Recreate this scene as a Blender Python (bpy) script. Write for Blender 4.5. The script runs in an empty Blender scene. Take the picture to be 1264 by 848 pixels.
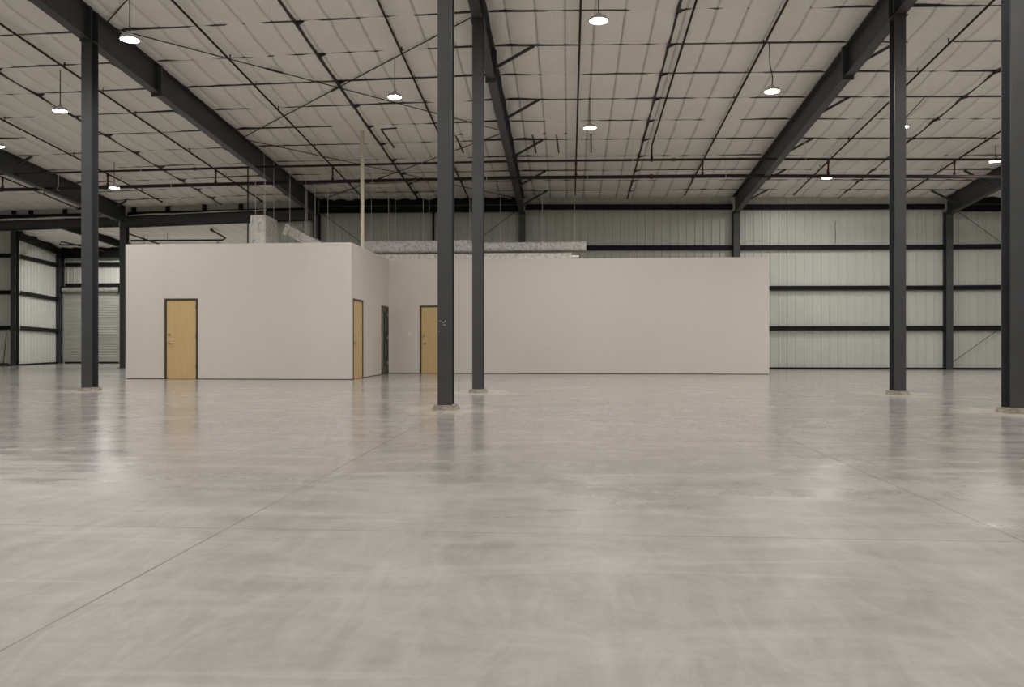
import bpy, math, random
import numpy as np
from mathutils import Vector, noise

random.seed(4)
SC = bpy.context.scene
COL = SC.collection
PI = math.pi

# ------------------------------------------------------------------ helpers
class MB:
    """collects geometry, then links it as ONE mesh object"""
    def __init__(s): s.v = []; s.f = []; s.sm = []
    def add(s, vs, fs, smooth=False):
        n = len(s.v); s.v += [tuple(p) for p in vs]
        s.f += [tuple(i + n for i in f) for f in fs]; s.sm += [smooth] * len(fs); return s
    def box(s, x0, x1, y0, y1, z0, z1):
        v = [(x, y, z) for z in (z0, z1) for y in (y0, y1) for x in (x0, x1)]
        return s.add(v, [(0,2,3,1),(4,5,7,6),(0,1,5,4),(2,6,7,3),(0,4,6,2),(1,3,7,5)])
    def bbox(s, x0, x1, y0, y1, z0, z1, b):
        """box with chamfered edges"""
        vs = []; idx = {}
        for sx in (0,1):
            for sy in (0,1):
                for sz in (0,1):
                    X, Y, Z = (x0,x1)[sx], (y0,y1)[sy], (z0,z1)[sz]
                    dx, dy, dz = (b,-b)[sx], (b,-b)[sy], (b,-b)[sz]
                    for a, p in enumerate(((X, Y+dy, Z+dz), (X+dx, Y, Z+dz), (X+dx, Y+dy, Z))):
                        idx[sx,sy,sz,a] = len(vs); vs.append(p)
        F = []
        for sd in (0,1):
            for a in range(3):
                o = [(0,0),(1,0),(1,1),(0,1)]
                q = []
                for u, w in o:
                    k = [0,0,0]; k[a] = sd; k[(a+1)%3] = u; k[(a+2)%3] = w
                    q.append(idx[k[0],k[1],k[2],a])
                F.append(tuple(q if sd else q[::-1]))
        for a in range(3):
            b1, c1 = (a+1)%3, (a+2)%3
            for u in (0,1):
                for w in (0,1):
                    k0 = [0,0,0]; k1 = [0,0,0]; k0[a]=0; k1[a]=1
                    for k in (k0,k1): k[b1]=u; k[c1]=w
                    F.append((idx[tuple(k0)+(b1,)], idx[tuple(k1)+(b1,)], idx[tuple(k1)+(c1,)], idx[tuple(k0)+(c1,)]))
        for sx in (0,1):
            for sy in (0,1):
                for sz in (0,1): F.append((idx[sx,sy,sz,0], idx[sx,sy,sz,1], idx[sx,sy,sz,2]))
        return s.add(vs, F)
    def bar(s, a, b, w, h, up=(0,0,1)):
        """rectangular bar from a to b, w wide, h high"""
        a, b = Vector(a), Vector(b); d = (b-a).normalized(); u = Vector(up)
        r = d.cross(u).normalized(); u = r.cross(d).normalized()
        v = [p + r*sx*w/2 + u*sz*h/2 for p in (a,b) for sz in (-1,1) for sx in (-1,1)]
        return s.add(v, [(0,2,3,1),(4,5,7,6),(0,1,5,4),(2,6,7,3),(0,4,6,2),(1,3,7,5)])
    def tube(s, pts, r, n=10):
        pts = [Vector(p) for p in pts]; vs = []; fs = []; k = len(pts)
        pu = None
        for i, p in enumerate(pts):
            t = (pts[min(i+1,k-1)] - pts[max(i-1,0)]).normalized()
            u = pu - t*pu.dot(t) if pu is not None else t.orthogonal()
            u.normalize(); pu = u; w = t.cross(u)
            rr = r[i] if isinstance(r, (list, tuple)) else r
            for j in range(n):
                a = 2*PI*j/n; vs.append(p + u*math.cos(a)*rr + w*math.sin(a)*rr)
        for i in range(k-1):
            for j in range(n):
                fs.append((i*n+j, i*n+(j+1)%n, (i+1)*n+(j+1)%n, (i+1)*n+j))
        s.add(vs, fs, True)
        m = len(s.v)
        return s.add([vs[j] for j in range(n)] + [vs[(k-1)*n+j] for j in range(n)],
                     [tuple(range(n))[::-1], tuple(range(n, 2*n))])
    def lathe(s, prof, c=(0,0,0), n=32, smooth=True):
        """profile of (r, z) turned about z"""
        vs = []; fs = []
        for r, z in prof:
            for j in range(n):
                a = 2*PI*j/n; vs.append((c[0]+r*math.cos(a), c[1]+r*math.sin(a), c[2]+z))
        for i in range(len(prof)-1):
            for j in range(n):
                fs.append((i*n+j, i*n+(j+1)%n, (i+1)*n+(j+1)%n, (i+1)*n+j))
        return s.add(vs, fs, smooth)
    def sweep(s, prof, pts, axis='X'):
        """closed profile of (depth, z) swept along points; axis X: profile depth lies on Y; axis Y: on X"""
        vs = []; n = len(prof)
        for p in pts:
            for a, z in prof:
                vs.append((p[0], p[1]+a, p[2]+z) if axis == 'X' else (p[0]+a, p[1], p[2]+z))
        fs = []
        for i in range(len(pts)-1):
            for j in range(n):
                fs.append((i*n+j, i*n+(j+1)%n, (i+1)*n+(j+1)%n, (i+1)*n+j))
        fs += [tuple(range(n))[::-1], tuple(range((len(pts)-1)*n, len(pts)*n))]
        return s.add(vs, fs)
    def build(s, name, mat, parent=None):
        me = bpy.data.meshes.new(name); me.from_pydata(s.v, [], s.f)
        me.polygons.foreach_set('use_smooth', s.sm)
        me.materials.append(mat); me.update()
        import bmesh
        bm = bmesh.new(); bm.from_mesh(me); bmesh.ops.recalc_face_normals(bm, faces=bm.faces); bm.to_mesh(me); bm.free()
        o = bpy.data.objects.new(name, me); COL.objects.link(o)
        if parent:
            o.parent = parent
            w = parent; off = Vector()
            while w: off += w.location; w = w.parent
            me.transform(__import__('mathutils').Matrix.Translation(-off))
        return o

def thing(name, loc, label, cat, group=None):
    o = bpy.data.objects.new(name, None); COL.objects.link(o)
    o.location = loc; o.empty_display_size = .2
    return tag(o, label, cat, group)
def tag(o, label, cat, group=None):
    o['label'] = label; o['category'] = cat; o['kind'] = 'thing'
    if group: o['group'] = group
    return o
def struct(o, label=None, cat=None):
    o['kind'] = 'structure'
    if label: o['label'] = label
    if cat: o['category'] = cat
    return o

# ------------------------------------------------------------------ materials
def srgb(r, g, b):
    f = lambda c: (c/255/12.92) if c/255 <= .04045 else ((c/255+.055)/1.055)**2.4
    return (f(r), f(g), f(b), 1)
class NT:
    def __init__(s, name):
        s.m = bpy.data.materials.new(name); s.m.use_nodes = True
        s.t = s.m.node_tree; s.b = s.t.nodes['Principled BSDF']; s.co = s.t.nodes.new('ShaderNodeTexCoord')
    def n(s, kind, **kw):
        o = s.t.nodes.new(kind)
        for k, v in kw.items():
            if k.startswith('i_'): o.inputs[k[2:].replace('_', ' ')].default_value = v
            else: setattr(o, k, v)
        return o
    def l(s, a, b): s.t.links.new(a, b)
    def math(s, op, a, b=None, c=None):
        o = s.n('ShaderNodeMath', operation=op)
        for i, x in enumerate((a, b, c)):
            if x is None: continue
            if isinstance(x, (int, float)): o.inputs[i].default_value = x
            else: s.l(x, o.inputs[i])
        return o.outputs[0]
    def noise(s, scale, detail=4, rough=.55, vec=None, dist=0):
        o = s.n('ShaderNodeTexNoise'); o.inputs['Scale'].default_value = scale; o.inputs['Detail'].default_value = detail
        o.inputs['Roughness'].default_value = rough; o.inputs['Distortion'].default_value = dist
        s.l(vec if vec is not None else s.co.outputs['Object'], o.inputs['Vector']); return o.outputs['Fac']
    def scale(s, v, vec=None, rot=(0,0,0)):
        o = s.n('ShaderNodeMapping'); o.inputs['Scale'].default_value = v; o.inputs['Rotation'].default_value = rot
        s.l(vec if vec is not None else s.co.outputs['Object'], o.inputs['Vector']); return o.outputs[0]
    def ramp(s, fac, *stops):
        o = s.n('ShaderNodeValToRGB'); e = o.color_ramp.elements
        while len(e) < len(stops): e.new(.5)
        for x, (p, c) in zip(e, stops): x.position = p; x.color = c if len(c) == 4 else (*c, 1)
        s.l(fac, o.inputs[0]); return o.outputs[0]
    def mix(s, fac, a, b, mode='MIX'):
        o = s.n('ShaderNodeMix', data_type='RGBA', blend_type=mode)
        for i, x in ((0, fac), (6, a), (7, b)):
            if isinstance(x, (int, float, tuple)): o.inputs[i].default_value = x
            else: s.l(x, o.inputs[i])
        return o.outputs[2]
    def bump(s, h, strength=.2, dist=.01):
        o = s.n('ShaderNodeBump'); o.inputs['Strength'].default_value = strength; o.inputs['Distance'].default_value = dist
        s.l(h, o.inputs['Height']); s.l(o.outputs[0], s.b.inputs['Normal'])
    def set(s, **kw):
        for k, v in kw.items():
            k = k.replace('_', ' ')
            if isinstance(v, (int, float, tuple)): s.b.inputs[k].default_value = v
            else: s.l(v, s.b.inputs[k])
        return s

def plain(name, col, rough=.5, metal=0, var=.12, scale=3, bump=0):
    t = NT(name)
    n = t.noise(scale, 5)
    c0 = tuple(x*(1-var) for x in col[:3]); c1 = tuple(min(1, x*(1+var)) for x in col[:3])
    t.set(Base_Color=t.ramp(n, (.3, c0), (.7, c1)), Roughness=rough, Metallic=metal)
    if bump: t.bump(t.noise(scale*25, 3), bump, .005)
    return t.m

M = {}
M['steel'] = plain('charcoal_paint', (.050, .0525, .057), .45, 0, .15, 1.5, .05)
M['purlin'] = plain('dark_purlin_paint', (.024, .024, .024), .55, 0, .2, 2)
M['girt'] = plain('dark_girt_paint', (.009, .0095, .0092), .6, 0, .2, 2); M['girt'].node_tree.nodes['Principled BSDF'].inputs['Specular IOR Level'].default_value = .2
M['pipe'] = plain('dark_pipe', (.018, .011, .010), .75, 0, .3, 2)
M['red'] = plain('red_fitting', (.085, .016, .013), .6, 0, .2, 6)
M['rod'] = plain('brace_rod', (.035, .033, .03), .5, .3)
M['wire'] = plain('galvanised_wire', (.78, .77, .74), .5, 0, .05)
M['cord'] = plain('black_cord', (.05, .045, .04), .6)
M['vent'] = plain('cream_pipe', (.66, .61, .48), .45, 0, .06)
M['frame'] = plain('bronze_door_frame', (.055, .046, .034), .45)
M['chrome'] = plain('satin_nickel', (.55, .52, .46), .28, .9, .05)
M['hinge'] = plain('steel_hinge', (.12, .10, .08), .4, .6)
M['white'] = plain('white_plastic', (.74, .73, .69), .4, 0, .03)
M['glass'] = plain('dark_door_glass', (.06, .068, .06), .08, 0, .1)
M['pad'] = plain('grout_pad', (.30, .275, .225), .85, 0, .35, 14, .5)
M['housing'] = plain('lamp_housing', (.55, .53, .50), .4, .2)
M['broom'] = plain('broom_brown', (.06, .045, .03), .7)
M['galv'] = plain('galvanised_hood', (.50, .50, .46), .38, .5, .15, 8)
M['base'] = plain('dark_base_gap', (.03, .028, .025), .8)
M['scuff'] = plain('white_scuff', (.5, .5, .48), .8)

def lens_mat():
    t = NT('led_lens'); t.set(Base_Color=(.8, .8, .78, 1), Emission_Color=(1.0, .968, .93, 1), Emission_Strength=LAMP); return t.m
LAMP = 475.0
M['lens'] = lens_mat()

def drywall():
    t = NT('painted_drywall')
    n = t.noise(.35, 5); n2 = t.noise(5, 4)
    c = t.ramp(n, (.3, (.628, .585, .535)), (.7, (.655, .614, .566)))
    c = t.mix(.06, c, t.ramp(n2, (.3, (.5, .46, .41)), (.7, (.75, .7, .65))))
    t.set(Base_Color=c, Roughness=.6); t.bump(t.noise(90, 3), .12, .003); return t.m
M['drywall'] = drywall()

def siding():
    t = NT('ribbed_siding')
    n = t.noise(.5, 4, vec=t.scale((1, 1, .25)))
    c = t.ramp(n, (.3, (.555, .565, .515)), (.7, (.625, .63, .58)))
    t.set(Base_Color=c, Roughness=.36); t.bump(t.noise(2.5, 2, vec=t.scale((1, 1, .2))), .15, .02); return t.m
M['siding'] = siding()

def vinyl():
    t = NT('white_vinyl_insulation')
    n = t.noise(.8, 5); n2 = t.noise(7, 5, vec=t.scale((1, .55, 1)), dist=1.2)
    c = t.ramp(n, (.3, (.89, .865, .81)), (.7, (.94, .915, .86)))
    # crease shade and dirt painted along the stapled seams, one every .612 m
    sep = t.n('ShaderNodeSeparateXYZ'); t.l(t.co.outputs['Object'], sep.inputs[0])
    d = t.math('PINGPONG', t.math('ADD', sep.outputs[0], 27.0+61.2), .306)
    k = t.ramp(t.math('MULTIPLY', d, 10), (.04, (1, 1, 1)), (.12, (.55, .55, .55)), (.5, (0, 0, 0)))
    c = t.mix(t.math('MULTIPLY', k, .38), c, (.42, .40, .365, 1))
    t.set(Base_Color=c, Roughness=.5); t.bump(n2, .55, .05); return t.m
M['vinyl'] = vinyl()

def foil():
    t = NT('foil_duct_wrap')
    v = t.n('ShaderNodeTexVoronoi'); v.inputs['Scale'].default_value = 16; t.l(t.scale((1, 1, .8)), v.inputs['Vector'])
    n = t.noise(11, 6, .7)
    t.set(Base_Color=t.ramp(n, (.36, (.62, .60, .57)), (.52, (.98, .97, .95))), Metallic=.15, Roughness=.25)
    h = t.math('ADD', t.math('MULTIPLY', v.outputs['Distance'], .6), n)
    t.bump(h, .9, .05); return t.m
M['foil'] = foil()

def oak():
    t = NT('tan_wood_veneer')
    g = t.noise(3.2, 6, .6, vec=t.scale((7, 7, .45)))
    n = t.noise(1.5, 3)
    c = t.ramp(g, (.3, (.55, .385, .180)), (.7, (.63, .45, .220)))
    c = t.mix(.2, c, t.ramp(n, (.3, (.52, .36, .165)), (.7, (.66, .47, .235))))
    t.set(Base_Color=c, Roughness=.42); return t.m
M['oak'] = oak()

def curtain():
    t = NT('shutter_slats')
    t.set(Base_Color=t.ramp(t.noise(1.2, 4, vec=t.scale((.4, 1, 5))), (.3, (.36, .375, .335)), (.7, (.50, .51, .46))), Roughness=.4, Metallic=.1); return t.m
M['curtain'] = curtain()

COLUMNS = [(-9.60, 15.3), (-1.747, 15.3), (6.14, 15.3), (-1.764, 11.35), (6.10, 11.35)]
def floor_mat():
    t = NT('polished_concrete')
    P = t.co.outputs['Object']
    sep = t.n('ShaderNodeSeparateXYZ'); t.l(P, sep.inputs[0])
    X, Y = sep.outputs[0], sep.outputs[1]
    big = t.noise(.22, 5, .6, dist=.6)
    mid = t.noise(.9, 7, .62, dist=1.0)
    sw = t.noise(1.6, 6, .65, vec=t.scale((.55, 1.5, 1), rot=(0, 0, .25)), dist=1.5)
    sw2 = t.noise(2.6, 6, .7, vec=t.scale((1.5, .5, 1), rot=(0, 0, .6)), dist=1.7)
    fine = t.noise(22, 5, .7)
    c = t.ramp(mid, (.28, (.215, .202, .190)), (.5, (.335, .319, .302)), (.72, (.455, .437, .418)))
    c = t.mix(.40, c, t.ramp(big, (.3, (.235, .223, .212)), (.7, (.44, .42, .40))))
    c = t.mix(.40, c, t.ramp(sw, (.32, (.19, .18, .172)), (.52, (.365, .346, .326)), (.72, (.60, .575, .545))))
    c = t.mix(.30, c, t.ramp(sw2, (.32, (.19, .181, .175)), (.52, (.365, .346, .326)), (.72, (.57, .548, .522))))
    c = t.mix(.10, c, t.ramp(fine, (.3, (.22, .205, .19)), (.7, (.52, .49, .465))))
    # thin pale trowel arcs
    ar = t.noise(1.1, 4, .5, vec=t.scale((.35, 2.6, 1), rot=(0, 0, .12)), dist=1.6)
    ar = t.ramp(ar, (.60, (0, 0, 0)), (.66, (1, 1, 1)), (.72, (0, 0, 0)))
    c = t.mix(t.math('MULTIPLY', ar, .16), c, (.62, .60, .565, 1))
    # warm water mark and sparse dark flecks
    wm = t.math('MULTIPLY', t.ramp(t.noise(.5, 5, .6, dist=1), (.52, (0, 0, 0)), (.80, (1, 1, 1))), .16)
    c = t.mix(wm, c, (.42, .36, .30, 1))
    # sparse small dark flecks
    v = t.n('ShaderNodeTexVoronoi'); v.inputs['Scale'].default_value = .9; t.l(t.scale((1, 1.2, 1), rot=(0, 0, .5)), v.inputs['Vector'])
    fl = t.math('LESS_THAN', t.math('ADD', v.outputs['Distance'], t.math('MULTIPLY', t.noise(14, 3), .05)), .040)
    c = t.mix(t.math('MULTIPLY', fl, .55), c, (.13, .11, .095, 1))
    # pale grout smear round each column foot
    wob = t.math('MULTIPLY', t.math('SUBTRACT', t.noise(2.6, 5, .6), .5), 1.3)
    for cx, cy in COLUMNS:
        dx = t.math('MULTIPLY', t.math('SUBTRACT', X, cx), .85); dy = t.math('MULTIPLY', t.math('SUBTRACT', Y, cy), .75)
        d = t.math('ADD', t.math('SQRT', t.math('ADD', t.math('MULTIPLY', dx, dx), t.math('MULTIPLY', dy, dy))), wob)
        k = t.ramp(d, (.40, (1, 1, 1)), (.72, (0, 0, 0)))
        c = t.mix(t.math('MULTIPLY', k, .62), c, (.62, .565, .47, 1))
    # saw-cut control joints
    def joint(c0, sp, w, co):
        a = t.math('PINGPONG', t.math('SUBTRACT', co, c0), sp/2)     # distance to the nearest line
        return t.math('LESS_THAN', a, w)
    j = t.math('MAXIMUM', joint(-1.75+39.3, 3.93, .0045, X), joint(3.96-39.5, 3.95, .0035, Y))
    jn = t.math('MULTIPLY', j, t.ramp(t.noise(1.1, 3), (.30, (.25, .25, .25)), (.6, (.95, .95, .95))))
    c = t.mix(jn, c, (.10, .085, .07, 1))
    c = t.mix(1.0, c, (.93, .93, .93, 1), 'MULTIPLY')
    # burnished in the hall, scuffed dull by traffic near the entrance
    tex = t.math('ADD', t.math('MULTIPLY', sw, .6), t.math('MULTIPLY', mid, .4))
    r0 = t.ramp(tex, (.3, (.12,)*3), (.7, (.24,)*3))
    r1 = t.ramp(tex, (.3, (.40,)*3), (.7, (.50,)*3))
    st = t.noise(1.0, 6, .65, vec=t.scale((.5, 1.6, 1)), dist=1.2)
    edge = t.math('ADD', Y, t.math('ADD', t.math('MULTIPLY', t.math('SUBTRACT', big, .5), 4.0), t.math('MULTIPLY', t.math('SUBTRACT', st, .5), 9.0)))
    k = t.n('ShaderNodeMapRange', interpolation_type='SMOOTHSTEP'); t.l(edge, k.inputs[0]); k.inputs[1].default_value = 3.2; k.inputs[2].default_value = 7.2
    r = t.math('ADD', t.mix(k.outputs[0], r1, r0), t.math('MULTIPLY', t.math('SUBTRACT', t.noise(30, 3, .7), .5), .06))
    t.set(Base_Color=c, Roughness=r, Specular_IOR_Level=.36)
    t.bump(t.noise(1.3, 3), .06, .02)
    return t.m
M['floor'] = floor_mat()

# ------------------------------------------------------------------ building grid
XF = [-27.0, -17.35, -9.61, -1.745, 6.14, 13.78, 21.6, 29.4]     # frame lines
XK = [-25.2, -17.36, -9.55, -1.735, 6.08, 13.9, 21.7]
CN = [-.2, -.18, -.06, .10, -.03, -.2, -.35]                       # each frame's own level at the ridge end ...
CE = [-.15, -.06, .12, .09, .04, -.08, -.2]                        # ... and at the eave
EAVE_Y, RIDGE_Y, FRONT_Y = 30.05, 6.0, -12.0
def lerp(x, xs, ys): return float(np.interp(x, xs, ys))
def R(X, Y):
    """level of the purlins' underside (top of the rafters)"""
    Y = Y if Y > RIDGE_Y else 2*RIDGE_Y - Y
    a, b = lerp(X, XK, CN), lerp(X, XK, CE); t = min(1, max(-.8, (Y-16.5)/13.5))
    return 6.342 + .0948*(30.2-Y) + a + (b-a)*t
WEST, EAST = -27.0, 29.4
REAR = 30.05

# floor
fl = MB().box(WEST-.2, EAST+.2, FRONT_Y-.2, 36.7, -.25, 0).build('floor', M['floor']); struct(fl)

# ------------------------------------------------------------------ ribbed sheet walls
def ribbed(a, b, z0, ztop, sp=.305):
    """ribbed sheet from a to b (plan points), inner face on the line, ribs stand in to the left of a->b"""
    a, b = Vector((*a, 0)), Vector((*b, 0)); L = (b-a).length; d = (b-a)/L; nrm = Vector((-d.y, d.x, 0))
    st = [0]; n = max(1, int(L/sp))
    prof = [(0, 0)]
    for i in range(n):
        c = (i+.5)*L/n
        prof += [(c-.035, 0), (c-.018, -.030), (c+.018, -.030), (c+.035, 0),
                 (c+.098, 0), (c+.104, -.006), (c+.112, 0), (c+.190, 0), (c+.196, -.006), (c+.204, 0)]
    prof = [p for p in prof if p[0] <= L-.001] + [(L, 0)]
    vs = []; fs = []
    for s_, o_ in prof:
        p = a + d*s_ + nrm*(o_)
        zt = ztop(p.x, p.y) if callable(ztop) else ztop
        vs += [(p.x, p.y, z0), (p.x, p.y, zt)]
    for i in range(len(prof)-1): fs.append((2*i, 2*i+2, 2*i+3, 2*i+1))
    m = MB().add(vs, fs)
    # outer skin gives the wall its thickness
    q = [a - nrm*(-.06), b - nrm*(-.06)]
    zt = [ztop(p.x, p.y) if callable(ztop) else ztop for p in (a, b)]
    m.add([(q[0].x, q[0].y, z0), (q[1].x, q[1].y, z0), (q[1].x, q[1].y, zt[1]), (q[0].x, q[0].y, zt[0])], [(0,1,2,3)])
    return m
top = lambda x, y: R(x, min(y, EAVE_Y)) + .10
struct(ribbed((-11.95, REAR), (EAST, REAR), 0, top).build('wall_rear', M['siding']))
# strip of siding above the opening to the lean-to
struct(ribbed((WEST, REAR), (-11.95, REAR), 5.93, top).build('wall_rear_clerestory', M['siding']))
struct(ribbed((EAST, REAR), (EAST, FRONT_Y), 0, lambda x, y: R(x, y)+.1).build('wall_right', M['siding']))
struct(ribbed((WEST, FRONT_Y), (WEST, REAR+2.2), 0, lambda x, y: R(x, min(y, EAVE_Y))+.1).build('wall_left', M['siding']))
struct(ribbed((EAST, FRONT_Y), (WEST, FRONT_Y), 0, lambda x, y: R(x, y)+.1).build('wall_front', M['siding']))
# lean-to shell behind the opening
NW, NE_ = (-23.54, 32.25), (-24.44, 36.45)
lt = lambda y: 5.93 - (y-30.0)*.062
struct(ribbed((WEST, 32.25), NW, 0, lambda x, y: lt(y)+.04).build('wall_jog', M['siding']))
struct(ribbed(NW, NE_, 0, lambda x, y: lt(y)+.04).build('wall_lean_to_left', M['siding']))
struct(ribbed(NE_, (-11.95, 36.45), 0, lambda x, y: lt(y)+.04).build('wall_lean_to_rear', M['siding']))
struct(ribbed((-11.95, 36.45), (-11.95, REAR+.08), 0, lambda x, y: lt(y)+.04).build('wall_lean_to_right', M['siding']))

# ------------------------------------------------------------------ insulated ceiling
PUR = [EAVE_Y-.12, 29.0, 27.85, 26.68] + [25.22 - 1.501*k for k in range(0, 8)]     # purlin rows, rear eave upward
def n1(x, y, s): return noise.noise(Vector((x*s, y*3.7, 1.3)))
def ceiling_mesh(x0, x1, rows, zf, amp=1.0):
    """rows: list of purlin Y positions descending; quilted sheet pinned along them and along seams .61 apart"""
    SEAM = .612; per = 7
    n = int((x1-x0)/SEAM)
    xs = []
    for i in range(n):
        for f in (.0, .022, .08, .2, .4, .6, .8, .92, .978): xs.append(x0 + (i+f)*SEAM)
    xs.append(x0+n*SEAM); xs.append(x1)
    ys = []
    for a, b in zip(rows[:-1], rows[1:]):
        L = a-b
        for f in (.035/L, .09/L, .2, .4, .6, .8, 1-.09/L, 1-.035/L): ys.append((a - f*L, f, a, b))
    vs = []; W = len(xs)
    for (y, f, ya, yb) in ys:
        for x in xs:
            u = ((x-x0)/SEAM) % 1.0
            seam = min(1, abs(math.sin(PI*u)))**.5
            pil = math.sin(PI*min(1, max(0, f)))**.6
            sag = -.075*pil*(.25+.75*seam) + (.05*(1-min(1, min(u, 1-u)/.022))*(.3+.7*pil))
            sag += .014*n1(x, y, .9)*pil
            yk = ya if f < .5 else yb                     # the near purlin row
            dfr = min(abs(x-k) for k in XF)
            na, nb = n1(x, yk*7.1, .42), n1(x, yk*3.3, 2.1)
            g = .008 + .055*max(0, na) + .016*max(0, nb)
            hid = max(0, n1(x, yk*5.9, .33) - .12)
            g -= (.075 if f < .5 else .02)*hid
            if dfr < 1.5: g += .05*(1-dfr/1.5)*(.6+.8*abs(n1(yk*9.7, x*.05, 1.0)))
            pin = max(0, 1 - min(f*(ya-yb), (1-f)*(ya-yb))/.22)
            h = sag*(1-.5*pin) + g*pin
            if dfr < .22: h = h*(dfr/.22)**2 - .008*(1-(dfr/.22)**2)
            vs.append((x, y, zf(x, y) + amp*h))
    fs = []
    for j in range(len(ys)-1):
        for i in range(W-1):
            a = j*W+i; fs.append((a, a+1, a+W+1, a+W))
    m = MB(); m.v = vs; m.f = fs; m.sm = [True]*len(fs); return m
rows = [EAVE_Y+.03] + PUR[1:]
y = PUR[-1]
while y > FRONT_Y+1.5: y -= 1.501; rows.append(y)
rows[-1] = FRONT_Y
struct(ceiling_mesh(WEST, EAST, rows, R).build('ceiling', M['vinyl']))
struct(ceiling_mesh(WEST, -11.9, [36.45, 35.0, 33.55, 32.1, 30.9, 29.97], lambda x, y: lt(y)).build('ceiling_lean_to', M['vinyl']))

# ------------------------------------------------------------------ purlins
ordinal = ['first', 'second', 'third', 'fourth', 'fifth', 'sixth', 'seventh', 'eighth', 'ninth', 'tenth', 'eleventh', 'twelfth', 'thirteenth']
ZP = [(-.034, 0), (.034, 0), (.034, .006), (-.028, .006), (-.028, .19), (.034, .19), (.034, .196), (-.034, .196)]
for i, yy in enumerate(PUR[1:]):
    xs = sorted(set([WEST] + XF + XK[1:] + [EAST]))
    pts = [(x, yy, R(x, yy)) for x in xs]
    o = MB().sweep(ZP, pts).build('roof_purlin', M['purlin'])
    tag(o, 'thin dark purlin crossing the white quilted ceiling, %s row up from the rear wall' % ordinal[i], 'purlin', 'roof purlins')

# rows of bridging angles at mid bay, stepping from purlin to purlin
BR = [(-13.42, 'between the second and third rafters'), (-5.68, 'between the duct side rafter and the middle rafter'), (2.2, 'past the middle rafter'), (9.87, 'beyond the sloping rafter over the free end of the office')]
BRL = ['dark jointed bridging strip under the ceiling above the shutter side column',
       'dark jointed bridging strip under the ceiling between crossing brace rods',
       'dark jointed bridging strip under the ceiling above the blank office wall',
       'dark jointed bridging strip under the ceiling above the ribbed wall bays']
for (bx, _), lab, bw in zip(BR, BRL, (.022, .05, .05, .028)):
    root = thing('purlin_bridging', (bx, 22, R(bx, 22)-.02), lab, 'bridging', 'mid bay bridging strips')
    for a, b in zip(PUR[:-1], PUR[1:]):
        w = bw*(.8 + .4*random.random()); j = .02*(random.random()-.5)
        m = MB().bar((bx+j, a-.03, R(bx, a)-.055), (bx-j, b+.03, R(bx, b)-.055), w, .05)
        m.add([(bx-.03, b-.05, R(bx, b)-.05), (bx+.17, b+.0, R(bx, b)-.02), (bx+.01, b+.10, R(bx, b)-.055), (bx-.03, b-.05, R(bx, b)-.03), (bx+.17, b+.0, R(bx, b)-.0), (bx+.01, b+.10, R(bx, b)-.035)], [(0,1,2),(3,5,4),(0,3,4,1),(1,4,5,2),(2,5,3,0)])
        m.build('strip', M['purlin'], root)

# ------------------------------------------------------------------ I sections
def ibeam_y(m, X, pts, dep, fw=.2, ft=.016, wt=.012):
    """I section running along Y; pts = (y, z of the top)"""
    for z0, z1, w in ((-ft, 0, fw), (-dep, -dep+ft, fw), (-dep+ft, -ft, wt)):
        m.sweep([(-w/2, z0), (w/2, z0), (w/2, z1), (-w/2, z1)], [(X[0] if k == 0 else X[-1] if k == len(pts)-1 else X[0]+(X[-1]-X[0])*(p[0]-pts[0][0])/(pts[-1][0]-pts[0][0]), p[0], p[1]) for k, p in enumerate(pts)], 'Y')
    return m
def icolumn(m, x, y, z0, z1, fw=.205, dep=.25, ft=.016, wt=.012):
    m.box(x-fw/2, x+fw/2, y-dep/2, y-dep/2+ft, z0, z1)
    m.box(x-fw/2, x+fw/2, y+dep/2-ft, y+dep/2, z0, z1)
    m.box(x-wt/2, x+wt/2, y-dep/2+ft, y+dep/2-ft, z0, z1)
    return m

DEP = .67
RAFT = [(-17.35, -17.35, 'dark steel rafter ending on the column behind the shutter side pillar'),
        (-9.60, -9.64, 'dark steel rafter coming down behind the silver upright duct'),
        (-1.75, -1.745, 'dark steel rafter over the pair of columns before the office'),
        (6.12, 6.17, 'dark steel rafter coming down above the free end of the office wall'),
        (13.8, 13.78, 'dark steel rafter coming down to the column in the braced ribbed wall bay')]
for k, (xa, xb, lab) in enumerate(RAFT):
    ys = [29.95, 26, 22, 18, 16.5, 12, 8, 6.0]
    root = thing('roof_rafter', (xa, 18, R(xa, 18)), lab, 'rafter', 'sloping roof rafters')
    m = MB(); ibeam_y(m, [xb, xa], [(q, R(xa, q)-.003) for q in ys], DEP); m.build('beam', M['steel'], root)
    # bolted splice with end plates that stand proud below
    zt = R(xa, 17.9)
    MB().box(xa-.125, xa+.125, 17.87, 17.93, zt-DEP-.07, zt-.02).build('splice_plate', M['steel'], root)
    # web stiffener over the column, haunch end at the rear
    MB().box(xa-.1, xa+.1, 15.18, 15.20, R(xa, 15.2)-DEP+.016, R(xa, 15.2)-.02).box(xa-.1, xa+.1, 15.42, 15.44, R(xa, 15.43)-DEP+.016, R(xa, 15.43)-.02).build('stiffener', M['steel'], root)
    side = -1 if k in (1, 4) else 1
    br = .55 if k == 0 else 1
    for j, q in enumerate(PUR[1:]):
        if j % 2 == 0 and q > 14:
            z = R(xa, q)
            xx = xa + (xb-xa)*(q-6)/24
            MB().bar((xx+side*.08, q+.02, z-.50*br), (xx+side*(.08+.9*br), q+.02, z-.01), .06, .06, (0, 1, 0)).build('flange_brace', M['steel'], root)

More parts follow.
